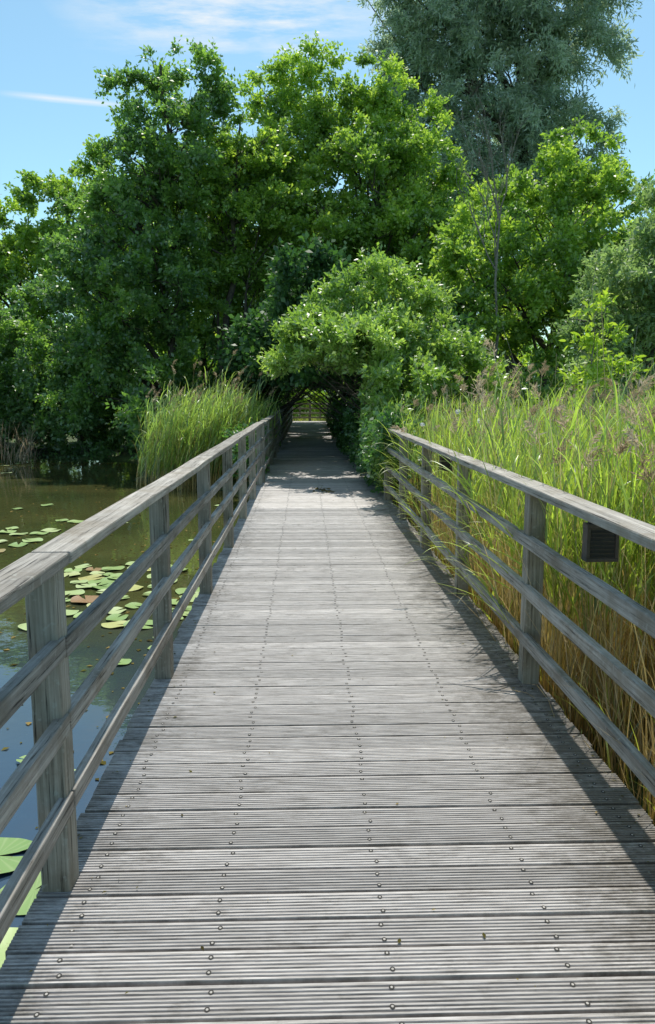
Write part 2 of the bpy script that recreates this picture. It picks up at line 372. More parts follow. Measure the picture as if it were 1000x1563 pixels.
railing(-1,[-1.45,.48,2.41,4.34,6.27,8.2,10.13,12.06,13.95],-1.45,14.05,'weathered grey timber railing beside the pond, three side rails')
railing(1,[.35,2.28,4.21,6.14,8.07,10.0,11.93],-1.55,12.0,'weathered grey timber railing beside the reed bed, three side rails')
railing(-1,list(np.arange(14.3,47.5,1.93)),14.2,47.4,'shaded timber railing under the trees by the pond bank',.03,piece=5.79)
railing(1,list(np.arange(12.3,47.5,1.93)),12.15,47.4,'shaded timber railing overgrown with leafy climbers',.08,piece=5.79,dz=-.06)

def louvre_box(x,y,z,s=1.):
    e=empty('louvred_box',loc=(x,y,z),label='small dark brown louvred box hung beneath the timber top rail',cat='box',group='louvred boxes on the railing')
    w,h,d=.135*s,.16*s,.05*s
    fr=[box(-w/2,w/2,-d/2,d/2,-h/2,h/2,.005),box(-w/2-.006,w/2+.006,-d/2-.008,d/2+.006,h/2-.014,h/2+.006,.003),box(-w/2-.006,w/2+.006,-d/2-.008,d/2+.006,-h/2-.006,-h/2+.010,.003),
        box(-w/2-.0055,-w/2+.010,-d/2-.0075,d/2+.0055,-h/2+.010,h/2-.014,.002),box(w/2-.010,w/2+.0055,-d/2-.0075,d/2+.0055,-h/2+.010,h/2-.014,.002)]
    c=bm_obj('casing',fr,M_brown); c.parent=e
    sl=[]
    for k in range(7):
        zz=-h/2+.015+k*(h-.032)/7
        sl.append(box(-w/2+.013,w/2-.013,-d/2-.003,-d/2-.001,zz,zz+.013,.0005))
    s_=bm_obj('louvre',sl,M_dark); s_.parent=e
    b=bm_obj('bracket',box(-w/2+.008,w/2-.05,-.010,.010,h/2+.007,1.077-z,.002),M_dark); b.parent=e
louvre_box(1.332,3.45,.940); louvre_box(1.325,7.35,.955,.8)

# ------------------------------------------------------------ gate
g=empty('gate',loc=(.3,48.3,0),label='sunlit wooden bar gate closing the end of the boardwalk',cat='gate')
for px in (-1.25,0,1.25):
    p=bm_obj('post',box(px-.06,px+.06,-.06,.06,-.5,1.22,.01),M_post); p.parent=g
for z in (.15,.42,.70,.98):
    p=bm_obj('rail',box(-1.3,1.3,-.105,-.062,z,z+.10,.006),M_gate); p.parent=g
for px in (-.62,.62):
    p=bm_obj('upright',box(px-.04,px+.04,-.145,-.107,.12,1.1,.005),M_post); p.parent=g

# ------------------------------------------------------------ trees
def make_crown(lobes,ncl,rc,nleaf,size,wr,mat,up=.7,spr=16,hang=0.,hexa=False,inner=.45,flat=.75,name='crown',clear=(-.92,1.05),spike=.16,rise=.35):
    lb=np.array([l[:4] for l in lobes],float); w=lb[:,3]**2; w/=w.sum()
    li=rng.choice(len(lb),ncl,p=w); d=rdir(ncl); d[:,2]=d[:,2]*.95+.1; d=norm(d)
    rr=rng.uniform(inner**2,1.0,ncl)**.5
    crc=rc*rng.uniform(.5,1.3,ncl)
    sp=rng.random(ncl)<spike; rr[sp]=rng.uniform(1.05,1.38,sp.sum()); crc[sp]=rc*rng.uniform(.35,.75,sp.sum())
    c=lb[li,:3]+d*(lb[li,3]*rr)[:,None]*np.array([1,1,flat+.25])
    ctone=rng.uniform(0,1,ncl)
    sd=norm(rdir(ncl*spr)*1.0+np.repeat(d,spr,0)*.6+np.array([0,0,rise-hang])); sl=np.repeat(crc,spr)*rng.uniform(.4,1.5,ncl*spr)
    pw=np.repeat(crc**1.8,spr); pw/=pw.sum()
    k=rng.choice(ncl*spr,nleaf,p=pw); t=rng.uniform(.08,1,nleaf)**.8
    P=np.repeat(c,spr,0)[k]+sd[k]*(sl[k]*t)[:,None]*np.array([1,1,.8])
    P[:,2]-=hang*sl[k]*t*t*.9
    P+=rng.normal(size=(nleaf,3))*size*.4
    D=sd[k]*.7+rdir(nleaf)*.9+np.array([0,0,-hang*1.2])
    tone=np.clip(.5*ctone[k//spr]+.5*rng.uniform(0,1,nleaf),0,1)
    S=size*rng.uniform(.6,1.25,nleaf)
    lim=1.82+.2*np.sin(P[:,1]*1.3+P[:,0]*3)+.28*np.clip(1-np.abs(P[:,0]-.15)/.8,0,1)
    ok=~((P[:,0]>clear[0])&(P[:,0]<clear[1]+.08*np.sin(P[:,1]*2.1)+.1*np.sin(P[:,1]*.9))&(P[:,2]<lim))
    ok&=P[:,2]>-.55
    me=leaf_mesh(name,P[ok],D[ok],S[ok],wr,mat,tone[ok],up,hexa)
    return me,c
def tree(name,label,base,top,r0,lobes,ncl,rc,nleaf,size,wr,mat,bark=M_bark,cat='tree',nlimb=40,extra_trunks=(),group=None,**k):
    bz=float(gz(np.array(base[0]),np.array(base[1])))-.15
    e=empty(name,loc=(base[0],base[1],bz+.15),label=label,cat=cat,group=group)
    inv=Matrix.Translation((-base[0],-base[1],-bz-.15))
    me,c=make_crown(lobes,ncl,rc,nleaf,size,wr,mat,**k)
    cr=link(bpy.data.objects.new('crown',me),parent=e); cr.matrix_parent_inverse=inv
    lines=[]
    trunks=[((base[0],base[1],bz),top,r0)]+[((base[0],base[1],bz),t,r) for t,r in extra_trunks]
    tps=[]
    for b,t,r in trunks:
        P=curve(b,t,14,.12); rad=r*(1-.85*np.linspace(0,1,14)**1.1); rad[0]*=1.35; lines.append((P,rad)); tps.append((P,rad))
    c=c[~((c[:,0]>-1.1)&(c[:,0]<1.5)&(c[:,2]<2.2))]
    idx=rng.choice(len(c),min(nlimb,len(c)),replace=False)
    for ci in idx:
        q=c[ci]; best=min(tps,key=lambda tp:np.min(np.linalg.norm(tp[0]-q,axis=1)))
        P,rad=best; dist=np.linalg.norm(P[:,:2]-q[:2],axis=1); tz=q[2]-dist.mean()*.9
        j=int(np.clip(np.argmin(abs(P[:,2]-tz)),1,len(P)-2)); j=max(j,2)
        L=curve(P[j],q,8,.22,.05); r=min(rad[j]*.55,.012+.016*np.linalg.norm(q-P[j]))
        lines.append((L,np.linspace(r,r*.18,8)))
        for _ in range(3):
            m=rng.integers(3,7); q2=L[m]+rdir(1)[0]*rc*1.2+np.array([0,0,rc*.3]); lines.append((curve(L[m],q2,5,.2),np.linspace(r*.4,r*.12,5)))
    tr=link(bpy.data.objects.new('trunk',tubes('trunk',lines,bark)),parent=e); tr.matrix_parent_inverse=inv
    return e

tree('alder_tree','tall dark green alder leaning over the pond bank',(-4.4,26.3),(-4.4,26,11.6),.20,
 [(-4.9,26,10.6,1.1),(-3.3,26.3,10.8,1.1),(-4.2,26,9.4,1.6),(-5.2,25.8,8.2,1.5),(-4.2,26,7.4,2.1),(-5.4,25.5,5.9,2.1),(-5.9,25.2,4.0,2.1),(-4.6,25.2,4.0,2.0),(-4.6,25,2.4,1.5),(-6.5,25.2,2.0,1.6),(-6.9,26,6.2,1.3)],
 340,.54,84000,.14,.62,M_alder_d,nlimb=60,spike=.24)
tree('alder_tree','bright green alder standing close to the shaded boardwalk',(-2.6,25.6),(-2.0,26.4,10.2),.17,
 [(-2.0,27.3,9.4,1.3),(-2.9,27.2,8.0,1.6),(-2.0,27,6.8,1.8),(-3.2,26.6,5.4,1.5),(-1.2,26.8,8.3,1.5),(-2.2,27.2,5.2,1.3)],
 200,.52,48000,.14,.62,M_alder,nlimb=45,spike=.2,extra_trunks=[((-3.2,26.6,5.6),.1),((-1.4,26.8,7.4),.1)])
tree('alder_tree','tall alder arching over the far boardwalk',(-1.9,31.0),(-.4,30,13.0),.19,
 [(-.8,29.6,11.9,1.1),(.5,29.6,12.5,1.0),(-.4,29.3,10.4,1.7),(.4,29,8.6,2.1),(-1.1,29.2,7.4,1.8),(.3,28.8,6.3,1.8),(-.5,28.2,4.9,1.7),(.8,28.0,4.6,1.6)],
 280,.54,68000,.14,.62,M_alder,nlimb=45,spike=.24)
tree('alder_tree','broad sunlit alder with bright green leaf clumps',(3.0,28.6),(2.2,28.5,12.0),.22,
 [(2.2,28.5,11.6,1.2),(1.3,28.4,10.5,1.2),(3.1,28,10.0,1.6),(1.3,27.8,8.9,1.6),(4.1,27.6,8.9,1.3),(2.7,27.4,7.8,2.0),(1.0,27.2,6.9,1.8),(3.8,27.2,6.4,1.9),(2.2,27,5.3,1.8),(5.1,27.4,8.0,.9)],
 320,.52,80000,.14,.62,M_alder,nlimb=55,spike=.24)
tree('willow_tree','very tall blue-green willow with a broad airy crown',(11.3,45),(11.0,44.5,22.5),.45,
 [(7.6,44,21.6,3.4),(12.4,44,22.0,3.8),(10.2,44,24.8,3.9),(6.6,43.6,18.4,3.0),(10.6,43.5,18.2,4.0),(14.2,44,19.0,2.4),(9.4,43,13.6,3.8),(13.4,43.4,14.6,2.8),(11.4,43,9.6,4.4),(7.0,43.5,14.2,2.6),(6.2,44,22.8,2.3),(14.4,44,22.5,2.0)],
 600,1.0,195000,.29,.27,M_willow,bark=M_bark,nlimb=90,hang=.3,inner=.3,up=.4,spike=.12)
tree('alder_tree','bright green alder with an open top above the reed bed',(6.5,21.6),(7.1,21.3,7.8),.13,
 [(7.2,21,7.6,.7),(8.2,21,7.7,.45),(6.4,21,6.7,1.1),(5.3,20.8,5.6,1.2),(7.2,20.8,5.8,1.4),(4.3,20.8,4.8,1.0),(6.4,20.5,4.2,1.8),(8.2,21,6.5,.7),(7.6,20.6,3.6,1.5),(5,20.5,3.3,1.3),(8.8,21,5.0,1.1)],
 240,.42,58000,.125,.6,M_alder,nlimb=50,spike=.24)
tree('willow_tree','small soft green willow rising behind the reeds',(6.9,15.6),(6.8,15.4,4.6),.09,
 [(6.3,15,4.0,.8),(6.1,15,3.1,.9),(6.7,15,4.7,.6),(7.3,15.2,4.0,1.0),(7.3,15,2.8,1.1),(8.4,15.4,4.4,1.1),(6.3,14.8,2.1,.8),(5.6,15,2.3,.7)],
 170,.40,38000,.13,.34,M_sallow,nlimb=35,hang=.0,up=.5,rise=.7)
tree('willow_shrub','broad pale green shrub beside and over the boardwalk',(2.2,16.6),(1.9,16.2,3.3),.07,
 [(1.35,16,3.45,.65),(.75,15.9,3.0,.65),(1.9,16.2,3.25,.7),(.1,15.9,2.7,.5),(2.45,16.2,2.8,.7),(1.05,15.7,2.5,.6),(2.0,15.5,2.1,.9),(1.7,14.4,1.4,.65),(2.9,15.6,1.9,.8),(-.4,15.9,2.45,.38),(3.2,16.2,2.1,.6),(.45,15.0,2.5,.5),(1.1,14.6,2.4,.6),(1.5,13.4,.8,.45),(1.7,12.9,.4,.4),(-.3,16.2,2.0,.4)],
 330,.36,64000,.115,.42,M_shrub,cat='shrub',nlimb=70,rise=1.0,spike=.22,extra_trunks=[((2.8,16.2,2.7),.05),((.7,15.9,2.8),.05),((1.6,15.2,1.9),.04)])
ty=[18.8,21.0,23.6,26.4,29.5,33.0,36.5,40.0,43.0,45.6]
for q,yq in enumerate(ty):
    s=-1 if q in (3,5,7,9) else 1
    bx=2.5 if s>0 else -1.9
    lb=[(.2+.3*s,yq,3.0,1.15),(.2-.8*s,yq+.6,2.85,.85),(bx,yq,2.6,1.1),(bx+.1*s,yq,1.4,1.1),(.4,yq+1.2,3.6,1.1),(.0,yq+.3,3.9,.9),(-s*1.6+.3,yq+.8,2.6,.7)]
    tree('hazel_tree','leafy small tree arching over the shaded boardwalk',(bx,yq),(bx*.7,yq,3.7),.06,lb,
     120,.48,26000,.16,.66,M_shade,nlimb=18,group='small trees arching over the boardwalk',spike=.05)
BG='trees on the far pond bank'
tree('bank_tree','dense green tree on the far pond bank',(-11.2,33.4),(-11,33,8.6),.16,
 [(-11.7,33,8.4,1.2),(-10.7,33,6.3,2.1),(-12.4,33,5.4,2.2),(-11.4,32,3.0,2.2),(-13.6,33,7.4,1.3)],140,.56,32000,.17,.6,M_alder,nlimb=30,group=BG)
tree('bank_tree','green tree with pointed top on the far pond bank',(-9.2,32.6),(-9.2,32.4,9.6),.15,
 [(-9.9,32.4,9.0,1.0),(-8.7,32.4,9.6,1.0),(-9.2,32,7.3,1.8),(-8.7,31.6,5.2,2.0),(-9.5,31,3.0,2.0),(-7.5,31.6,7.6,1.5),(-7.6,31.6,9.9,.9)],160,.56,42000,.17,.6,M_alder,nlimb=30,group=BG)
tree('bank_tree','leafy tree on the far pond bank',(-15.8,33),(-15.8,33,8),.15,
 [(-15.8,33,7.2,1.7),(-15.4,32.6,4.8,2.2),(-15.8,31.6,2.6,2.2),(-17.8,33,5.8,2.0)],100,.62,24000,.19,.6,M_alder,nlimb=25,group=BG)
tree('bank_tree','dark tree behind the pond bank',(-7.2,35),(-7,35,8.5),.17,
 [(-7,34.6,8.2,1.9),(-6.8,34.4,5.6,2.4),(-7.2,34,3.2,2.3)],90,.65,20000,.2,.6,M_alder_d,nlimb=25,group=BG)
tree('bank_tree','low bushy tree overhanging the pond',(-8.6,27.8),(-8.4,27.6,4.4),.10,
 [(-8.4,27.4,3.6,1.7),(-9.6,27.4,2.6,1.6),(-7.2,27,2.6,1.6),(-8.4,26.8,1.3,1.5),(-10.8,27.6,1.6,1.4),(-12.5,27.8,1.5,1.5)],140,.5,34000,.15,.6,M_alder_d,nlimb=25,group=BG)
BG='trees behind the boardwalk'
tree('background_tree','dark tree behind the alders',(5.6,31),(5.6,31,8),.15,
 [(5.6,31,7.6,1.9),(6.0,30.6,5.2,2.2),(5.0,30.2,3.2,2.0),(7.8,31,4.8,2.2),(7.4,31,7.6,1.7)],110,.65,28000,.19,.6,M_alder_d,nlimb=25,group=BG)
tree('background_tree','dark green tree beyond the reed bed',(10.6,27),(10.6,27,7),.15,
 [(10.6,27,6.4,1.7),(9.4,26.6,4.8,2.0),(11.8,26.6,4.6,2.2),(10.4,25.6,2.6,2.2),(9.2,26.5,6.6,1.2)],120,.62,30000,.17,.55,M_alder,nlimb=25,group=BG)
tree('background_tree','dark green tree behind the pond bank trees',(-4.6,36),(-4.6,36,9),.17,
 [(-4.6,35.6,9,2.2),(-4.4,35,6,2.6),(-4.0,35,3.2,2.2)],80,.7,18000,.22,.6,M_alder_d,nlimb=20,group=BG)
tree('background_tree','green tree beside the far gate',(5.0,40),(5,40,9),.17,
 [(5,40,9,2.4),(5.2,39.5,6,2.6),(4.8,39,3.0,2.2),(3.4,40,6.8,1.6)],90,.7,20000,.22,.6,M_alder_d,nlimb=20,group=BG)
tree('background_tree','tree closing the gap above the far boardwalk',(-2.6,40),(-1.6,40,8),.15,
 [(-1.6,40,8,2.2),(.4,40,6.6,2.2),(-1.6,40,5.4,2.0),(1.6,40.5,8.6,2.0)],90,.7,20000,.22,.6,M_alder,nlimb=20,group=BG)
tree('sapling','young yellow-green sapling rising out of the reeds',(3.75,10.2),(3.62,10,3.15),.018,
 [(3.6,10,3.0,.07),(3.68,10,2.72,.11),(3.55,10,2.5,.16),(3.8,10,2.3,.18),(3.5,10,2.08,.2),(3.88,10,1.9,.22),(3.6,10,1.7,.25)],34,.13,1000,.10,.42,M_lime,bark=M_greybark,nlimb=30,spr=5,hexa=True,inner=.2,spike=.3)
def bare(base,height):
    L=[]
    def rec(p,d,l,r,dep):
        q=p+d*l; P=curve(p,q,6,.10); L.append((P,np.linspace(r,r*.5,6)))
        if dep==0: return
        for _ in range(3 if dep>1 else 4):
            m=rng.integers(2,6); nd_=norm(d*.9+rdir(1)[0]*.55+np.array([0,0,.3])); rec(P[m],nd_,l*rng.uniform(.45,.7),r*.5,dep-1)
    rec(np.array([*base,-.5]),norm(np.array([.02,-.02,1.])),height*.66,.05,0)
    P0=L[-1][0]
    for a in range(6): 
        m=rng.uniform(0,1) if a>=2 else 0; s=P0[5]*(1-m)+P0[4]*m
        rec(s,norm(np.array([rng.uniform(-.45,.45),rng.uniform(-.2,.2),.9])),height*.18,.02,3)
    return L
e=empty('dead_tree',loc=(4.5,19.4,-.4),label='bare grey dead tree with thin leafless branches',cat='tree')
t=link(bpy.data.objects.new('trunk',tubes('trunk',bare((4.5,19.4),9.4),M_greybark,5)),parent=e); t.matrix_parent_inverse=Matrix.Translation((-4.5,-19.4,.4))

def stuff_leaves(name,label,lobes,ncl,rc,n,size,wr,mat,cat='undergrowth',**k):
    me,c=make_crown(lobes,ncl,rc,n,size,wr,mat,**k)
    return link(bpy.data.objects.new(name,me),label=label,cat=cat,kind='stuff')
lob=[]
for x in np.arange(-19,-5.0,1.1): lob+=[(x,ys(x)+.3+rng.uniform(-.3,.6),rng.uniform(.0,.7),rng.uniform(1.0,1.5)),(x,ys(x)+2.8,rng.uniform(.8,1.6),1.6)]
for y in np.arange(20,34,1.3): lob.append((-3.2+rng.uniform(-.8,.4),y,rng.uniform(.2,1.0),rng.uniform(.7,1.1)))
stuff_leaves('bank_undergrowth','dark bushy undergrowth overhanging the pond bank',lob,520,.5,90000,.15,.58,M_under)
lob=[]
for y in np.arange(17,47,1.5): lob.append((2.7+rng.uniform(-.2,.5),y,rng.uniform(.2,1.2),rng.uniform(.8,1.2)))
for x in np.arange(3.4,12,1.2): lob.append((x,17.5+rng.uniform(-1,1.5),rng.uniform(.6,1.8),rng.uniform(.9,1.3)))
for y in np.arange(34,47,1.6): lob.append((-2.6+rng.uniform(-.8,.2),y,rng.uniform(.3,1.3),rng.uniform(.8,1.3)))
stuff_leaves('hedge_undergrowth','dense green bushes behind the reeds and along the path',lob,360,.5,58000,.14,.5,M_far)
lob=[]
for x in np.arange(-12,14,1.7): lob+=[(x,53+rng.uniform(-.6,.6),rng.uniform(.6,1.6),1.6),(x,54.5,rng.uniform(3.,4.),1.9)]
stuff_leaves('sunlit_hedge','bright sunlit hedge in the meadow behind the gate',lob,420,.7,60000,.26,.62,M_lime,cat='hedge',clear=(9,9),inner=.2)
lob=[]
for x in np.arange(-60,70,5.): lob.append((x,70+rng.uniform(-4,6),rng.uniform(2,4.5),rng.uniform(4,5.5)))
stuff_leaves('woodland','distant mixed woodland closing the view beyond the marsh',lob,460,1.5,60000,.55,.6,M_far,cat='woodland')
lob=[(1.34,y,rng.uniform(.2,1.15),rng.uniform(.30,.46)) for y in np.arange(11.3,34,.36)]
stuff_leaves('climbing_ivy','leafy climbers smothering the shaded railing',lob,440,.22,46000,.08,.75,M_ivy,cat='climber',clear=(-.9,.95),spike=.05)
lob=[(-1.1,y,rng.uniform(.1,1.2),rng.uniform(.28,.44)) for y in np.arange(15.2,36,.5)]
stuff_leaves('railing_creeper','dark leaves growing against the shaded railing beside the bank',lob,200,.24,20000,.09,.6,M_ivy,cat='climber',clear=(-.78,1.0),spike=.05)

# ------------------------------------------------------------ reeds
def ribbons(name,B,L,az,th0,th1,w,mat,K=6,tone=None,stalk=False):
    n=len(B); s=(np.arange(K)+.5)/K
    th=th0[:,None]+th1[:,None]*s[None,:]**1.6
    st=np.stack([np.sin(th)*np.cos(az)[:,None],np.sin(th)*np.sin(az)[:,None],np.cos(th)],-1)*(L/K)[:,None,None]
    C=np.concatenate([np.zeros((n,1,3)),np.cumsum(st,1)],1)+B[:,None,:]
    t=np.linspace(0,1,K+1); wd=(np.ones(K+1)*(1-.5*t)) if stalk else np.clip(np.minimum(t*5+.35,1)*(1-t)**.65,.03,1)
    tw=az+np.pi/2+rng.uniform(-.9,.9,n); W=np.stack([np.cos(tw),np.sin(tw),rng.uniform(-.25,.25,n)],-1)
    off=W[:,None,:]*(w[:,None]*wd[None,:])[:,:,None]*.5
    V=np.stack([C-off,C+off],2).reshape(-1,3)
    b=(np.arange(n)*(K+1)*2)[:,None]+(np.arange(K)*2)[None,:]
    F=np.stack([b,b+1,b+3,b+2],-1).reshape(-1,4)
    if tone is None: tone=rng.uniform(0,1,n)
    hz=np.clip((V[:,2]+.45)/2.0,0,1)
    return fast_mesh(name,V,F,mat,face_attr={'tone':np.repeat(tone,K)},pt_attr={'hgt':hz}),C
def reeds(parent_name,label,B,H,lean_az,lean,leafL,nl,plume_frac,dry_frac,cat='reeds',wscale=1.,leafmat=None,umin=.42,bendmax=1.3,wr=(.007,.014),plen=1.):
    n=len(B); az=rng.uniform(0,2*np.pi,n); 
    if lean_az is not None: az=lean_az+rng.normal(size=n)*.7
    th0=np.abs(rng.normal(size=n))*.07; th1=lean*rng.uniform(.2,1.3,n)
    sm,C=ribbons('stem',B,H,az,th0,th1,np.full(n,.008*wscale),M_reedstem,6,stalk=True)
    k=np.repeat(np.arange(n),nl); m=len(k); u=rng.uniform(umin,1.,m)*6; i0=np.clip(u.astype(int),0,5); f=(u-i0)[:,None]
    PB=C[k,i0]*(1-f)+C[k,np.minimum(i0+1,6)]*f
    laz=rng.uniform(0,2*np.pi,m) if lean_az is None else lean_az+rng.normal(size=m)*1.1
    LL=leafL*rng.uniform(.5,1.2,m)*np.where(u>5.2,.75,1)
    lm,_=ribbons(parent_name,PB,LL,laz,rng.uniform(.08,.42,m),rng.uniform(.15,bendmax,m),rng.uniform(wr[0],wr[1],m)*wscale,leafmat or M_reedleaf,6)
    ro=link(bpy.data.objects.new(parent_name,lm),label=label,cat=cat,kind='stuff')
    link(bpy.data.objects.new('stem',sm),parent=ro,kind='stuff')
    nd_=int(n*dry_frac)
    if nd_:
        q=rng.choice(n,nd_,replace=False); Bd=B[q]+rng.normal(size=(nd_,3))*np.array([.05,.05,0])
        dm,Cd=ribbons('dry_stem',Bd,H[q]*rng.uniform(.75,1.28,nd_),az[q],np.abs(rng.normal(size=nd_))*.12,rng.uniform(0,.5,nd_),np.full(nd_,.0065*wscale),M_drystem,6,stalk=True)
        link(bpy.data.objects.new('dry_stem',dm),parent=ro,kind='stuff')
        npn=int(n*plume_frac); pq=rng.permutation(nd_)[:int(min(npn*1.8,nd_))]; pq=pq[np.argsort(-Cd[pq,-1,2])][:npn]; tip=Cd[pq,-1]
        per=60; kk=np.repeat(np.arange(len(pq)),per); s=rng.uniform(0,1,len(kk)); ax=norm(Cd[pq,-1]-Cd[pq,-2])
        pl=rng.uniform(.14,.26,len(pq))*plen; wind=norm(np.stack([rng.normal(.4,.6,len(pq)),rng.normal(-.2,.5,len(pq)),np.full(len(pq),-.6)],-1))[kk]
        P=tip[kk]+ax[kk]*((s-.25)*pl[kk])[:,None]; P+=wind*(s*s*.09)[:,None]+rng.normal(size=P.shape)*.011*(1.1-s)[:,None]
        D=norm(ax[kk]*.8+rdir(len(kk))*.6+wind*s[:,None]*1.3)
        pm=leaf_mesh('seed_head',P,D,rng.uniform(.04,.08,len(kk))*(1.1-s*.6),.15,M_plume,np.clip(rng.uniform(0,1,len(pq))[kk]*.6+rng.uniform(0,.4,len(kk)),0,1),.2)
        link(bpy.data.objects.new('seed_head',pm),parent=ro,kind='stuff')
    return ro
def patch(n,x0,x1,y0,y1,fn=None):
    P=np.stack([rng.uniform(x0,x1,n),rng.uniform(y0,y1,n),np.zeros(n)],-1)
    if fn is not None: P=P[fn(P)]
    P[:,2]=gz(P[:,0],P[:,1])-.03; return P
B=np.concatenate([patch(1300,1.42,2.6,.4,5),patch(1700,1.42,4.5,2.5,9),patch(2300,1.44,8.5,7,13.6),patch(900,8,13,9,15),patch(750,2.6,7,3,7)])
B=B[~((B[:,0]<1.9)&(B[:,1]<4.0))]
H=rng.normal(1.57,.17,len(B))+np.clip((B[:,0]-2.2)*.06,0,.25)-np.clip((5-B[:,1])*.05,0,.15)
reeds('reed_bed','tall green reeds with golden stems and feathery seed heads',B,H,None,.42,.46,6,.12,.85,cat='reeds',wscale=1.0,umin=.50,bendmax=1.15,wr=(.009,.020))
B=patch(4200,1.38,3.2,.6,8)
sm,_=ribbons('straw',B,rng.uniform(.5,1.3,len(B)),rng.uniform(0,6.28,len(B)),np.abs(rng.normal(size=len(B)))*.18,rng.uniform(0,1.1,len(B)),rng.uniform(.006,.014,len(B)),M_drystem,5)
link(bpy.data.objects.new('dry_grass',sm),label='golden dry grass and old stems at the foot of the reeds',cat='grass',kind='stuff')
B=patch(600,1.38,2.6,.8,9)
sm,_=ribbons('low_grass',B,rng.uniform(.5,1.0,len(B)),rng.uniform(0,6.28,len(B)),np.abs(rng.normal(size=len(B)))*.2,rng.uniform(.3,1.3,len(B)),rng.uniform(.010,.018,len(B)),M_reedleaf,6)
link(bpy.data.objects.new('low_grass',sm),label='fresh green grass mixed in with the golden stems',cat='grass',kind='stuff')
n=260; yy=np.concatenate([rng.uniform(4.3,6.5,60),rng.uniform(5,12.5,200)]); B=np.stack([rng.uniform(1.22,1.34,n),yy,rng.uniform(-.05,.95,n)],-1)
B[:,2]=np.where(B[:,0]<1.3,np.maximum(B[:,2],.2),B[:,2])
gm,_=ribbons('leaning_blades',B,rng.uniform(.22,.58,n),np.pi+rng.normal(size=n)*.7,rng.uniform(.4,1.1,n),rng.uniform(.3,1.5,n),rng.uniform(.011,.022,n),M_reedleaf,8)
link(bpy.data.objects.new('leaning_grass',gm),label='green grass blades leaning through the railing onto the deck',cat='grass',kind='stuff')
B=patch(1300,-4.2,-1.1,16.8,19.8,lambda P:(((P[:,0]+2.5)/1.5)**2+((P[:,1]-18.3)/1.4)**2)<rng.uniform(.3,1.1,len(P))); B[:,2]=-.55
H=2.1-.4*np.abs(B[:,0]+2.5)/1.3+rng.normal(size=len(B))*.3
reeds('reed_clump','dense clump of tall reeds leaning over the pond edge',B,H,0.2,1.1,.64,9,.10,.2,wscale=1.3,leafmat=M_reedleaf2,umin=.12,bendmax=2.2,wr=(.011,.024),plen=1.2)
B=np.stack([rng.uniform(-10.6,-8.4,150),rng.uniform(24.0,24.8,150),np.full(150,-.5)],-1)
dm,_=ribbons('bank_sedge',B,rng.uniform(.7,1.7,150),rng.uniform(0,6.28,150),rng.uniform(.05,.4,150),rng.uniform(.3,1.3,150),np.full(150,.018),M_plume,5)
link(bpy.data.objects.new('bank_sedge',dm),label='arching dry sedge at the water edge of the bank',cat='grass',kind='stuff')
B=patch(9000,-9,9,48.8,53)
gm,_=ribbons('meadow_grass',B,rng.uniform(.3,.8,len(B)),rng.uniform(0,6.28,len(B)),rng.uniform(.05,.4,len(B)),rng.uniform(.2,1.,len(B)),np.full(len(B),.03),M_reedleaf,3)
link(bpy.data.objects.new('meadow_grass',gm),label='sunlit green meadow grass behind the gate',cat='grass',kind='stuff')

def flower(loc):
    V=[(0,0,-.03)];F=[]
    for q in range(10):
        a=q*math.pi/5; V.append((.012*math.cos(a),.012*math.sin(a),0)); 
    for q in range(10):
        a=q*math.pi/5; r=.030+.004*(q%2); V.append((r*math.cos(a),r*math.sin(a),.012))
    for q in range(10):
        q2=(q+1)%10; F.append((0,1+q2,1+q)); F.append((1+q,1+q2,11+q2,11+q))
    me=pyd('bindweed_flower',V,F,M_petal,True)
    o=link(bpy.data.objects.new('bindweed_flower',me),label='small white trumpet bindweed flower among the reeds',cat='flower',group='bindweed flowers')
    o.location=loc; o.rotation_euler=(math.radians(65+rng.uniform(-25,25)),0,rng.uniform(-.7,.7))
for l in [(1.75,9.0,1.4),(2.0,9.0,1.3),(1.4,11.2,1.1),(1.15,12.3,.95),(1.55,10.4,1.2),(2.9,7.0,1.3),(1.0,12.5,.3),(3.7,7.6,1.27)]: flower(l)

# ------------------------------------------------------------ lily pads
def padmesh(seed):
    r=np.random.default_rng(seed); n=30; V=[(0,0,0)];F=[]; notch=.22; ph=r.uniform(0,6,3)
    for ring,(rr) in enumerate((.5,1.)):
        for q in range(n):
            a=notch+(2*math.pi-2*notch)*q/(n-1); R=rr*(1+.05*math.sin(2*a+ph[0])+.02*math.sin(7*a+ph[1]))
            z=0 if ring==0 else .035+.05*math.sin(3*a+ph[2])
            V.append((R*math.cos(a),R*math.sin(a)*.9,z))
    for q in range(n-1):
        F.append((0,1+q,2+q)); F.append((1+q,1+n+q,2+n+q,2+q))
    return pyd('lily_pad',V,F,M_pad,True)
PM=[padmesh(s) for s in range(5)]
pads=[(-1.42,3.36,.18),(-1.16,3.10,.16),(-1.12,2.72,.16),(-1.38,2.86,.17),(-1.12,3.48,.12),(-1.70,3.10,.16)]
def cluster(n,x0,x1,y0,y1,r0,r1,tries=5000,ov=.76):
    c=0
    for _ in range(tries):
        if c>=n: break
        x,y,r=rng.uniform(x0,x1),rng.uniform(y0,y1),rng.uniform(r0,r1)
        if x>-1.05: continue
        if all((x-a)**2+(y-b)**2>((r+q)*ov)**2 for a,b,q in pads): pads.append((x,y,r)); c+=1
cluster(26,-2.5,-1.1,7.0,8.4,.08,.18); cluster(22,-2.8,-1.5,8.4,9.7,.08,.17)
cluster(14,-5.0,-3.9,10.4,12.4,.11,.18); cluster(5,-5.6,-3.6,12.6,15,.09,.14)
cluster(5,-2.4,-1.1,5.6,7,.05,.10); cluster(4,-2.2,-1.1,3.6,5.4,.04,.08); cluster(14,-12,-8,20,24.5,.10,.16); cluster(5,-3.6,-1.5,10,15,.06,.10)
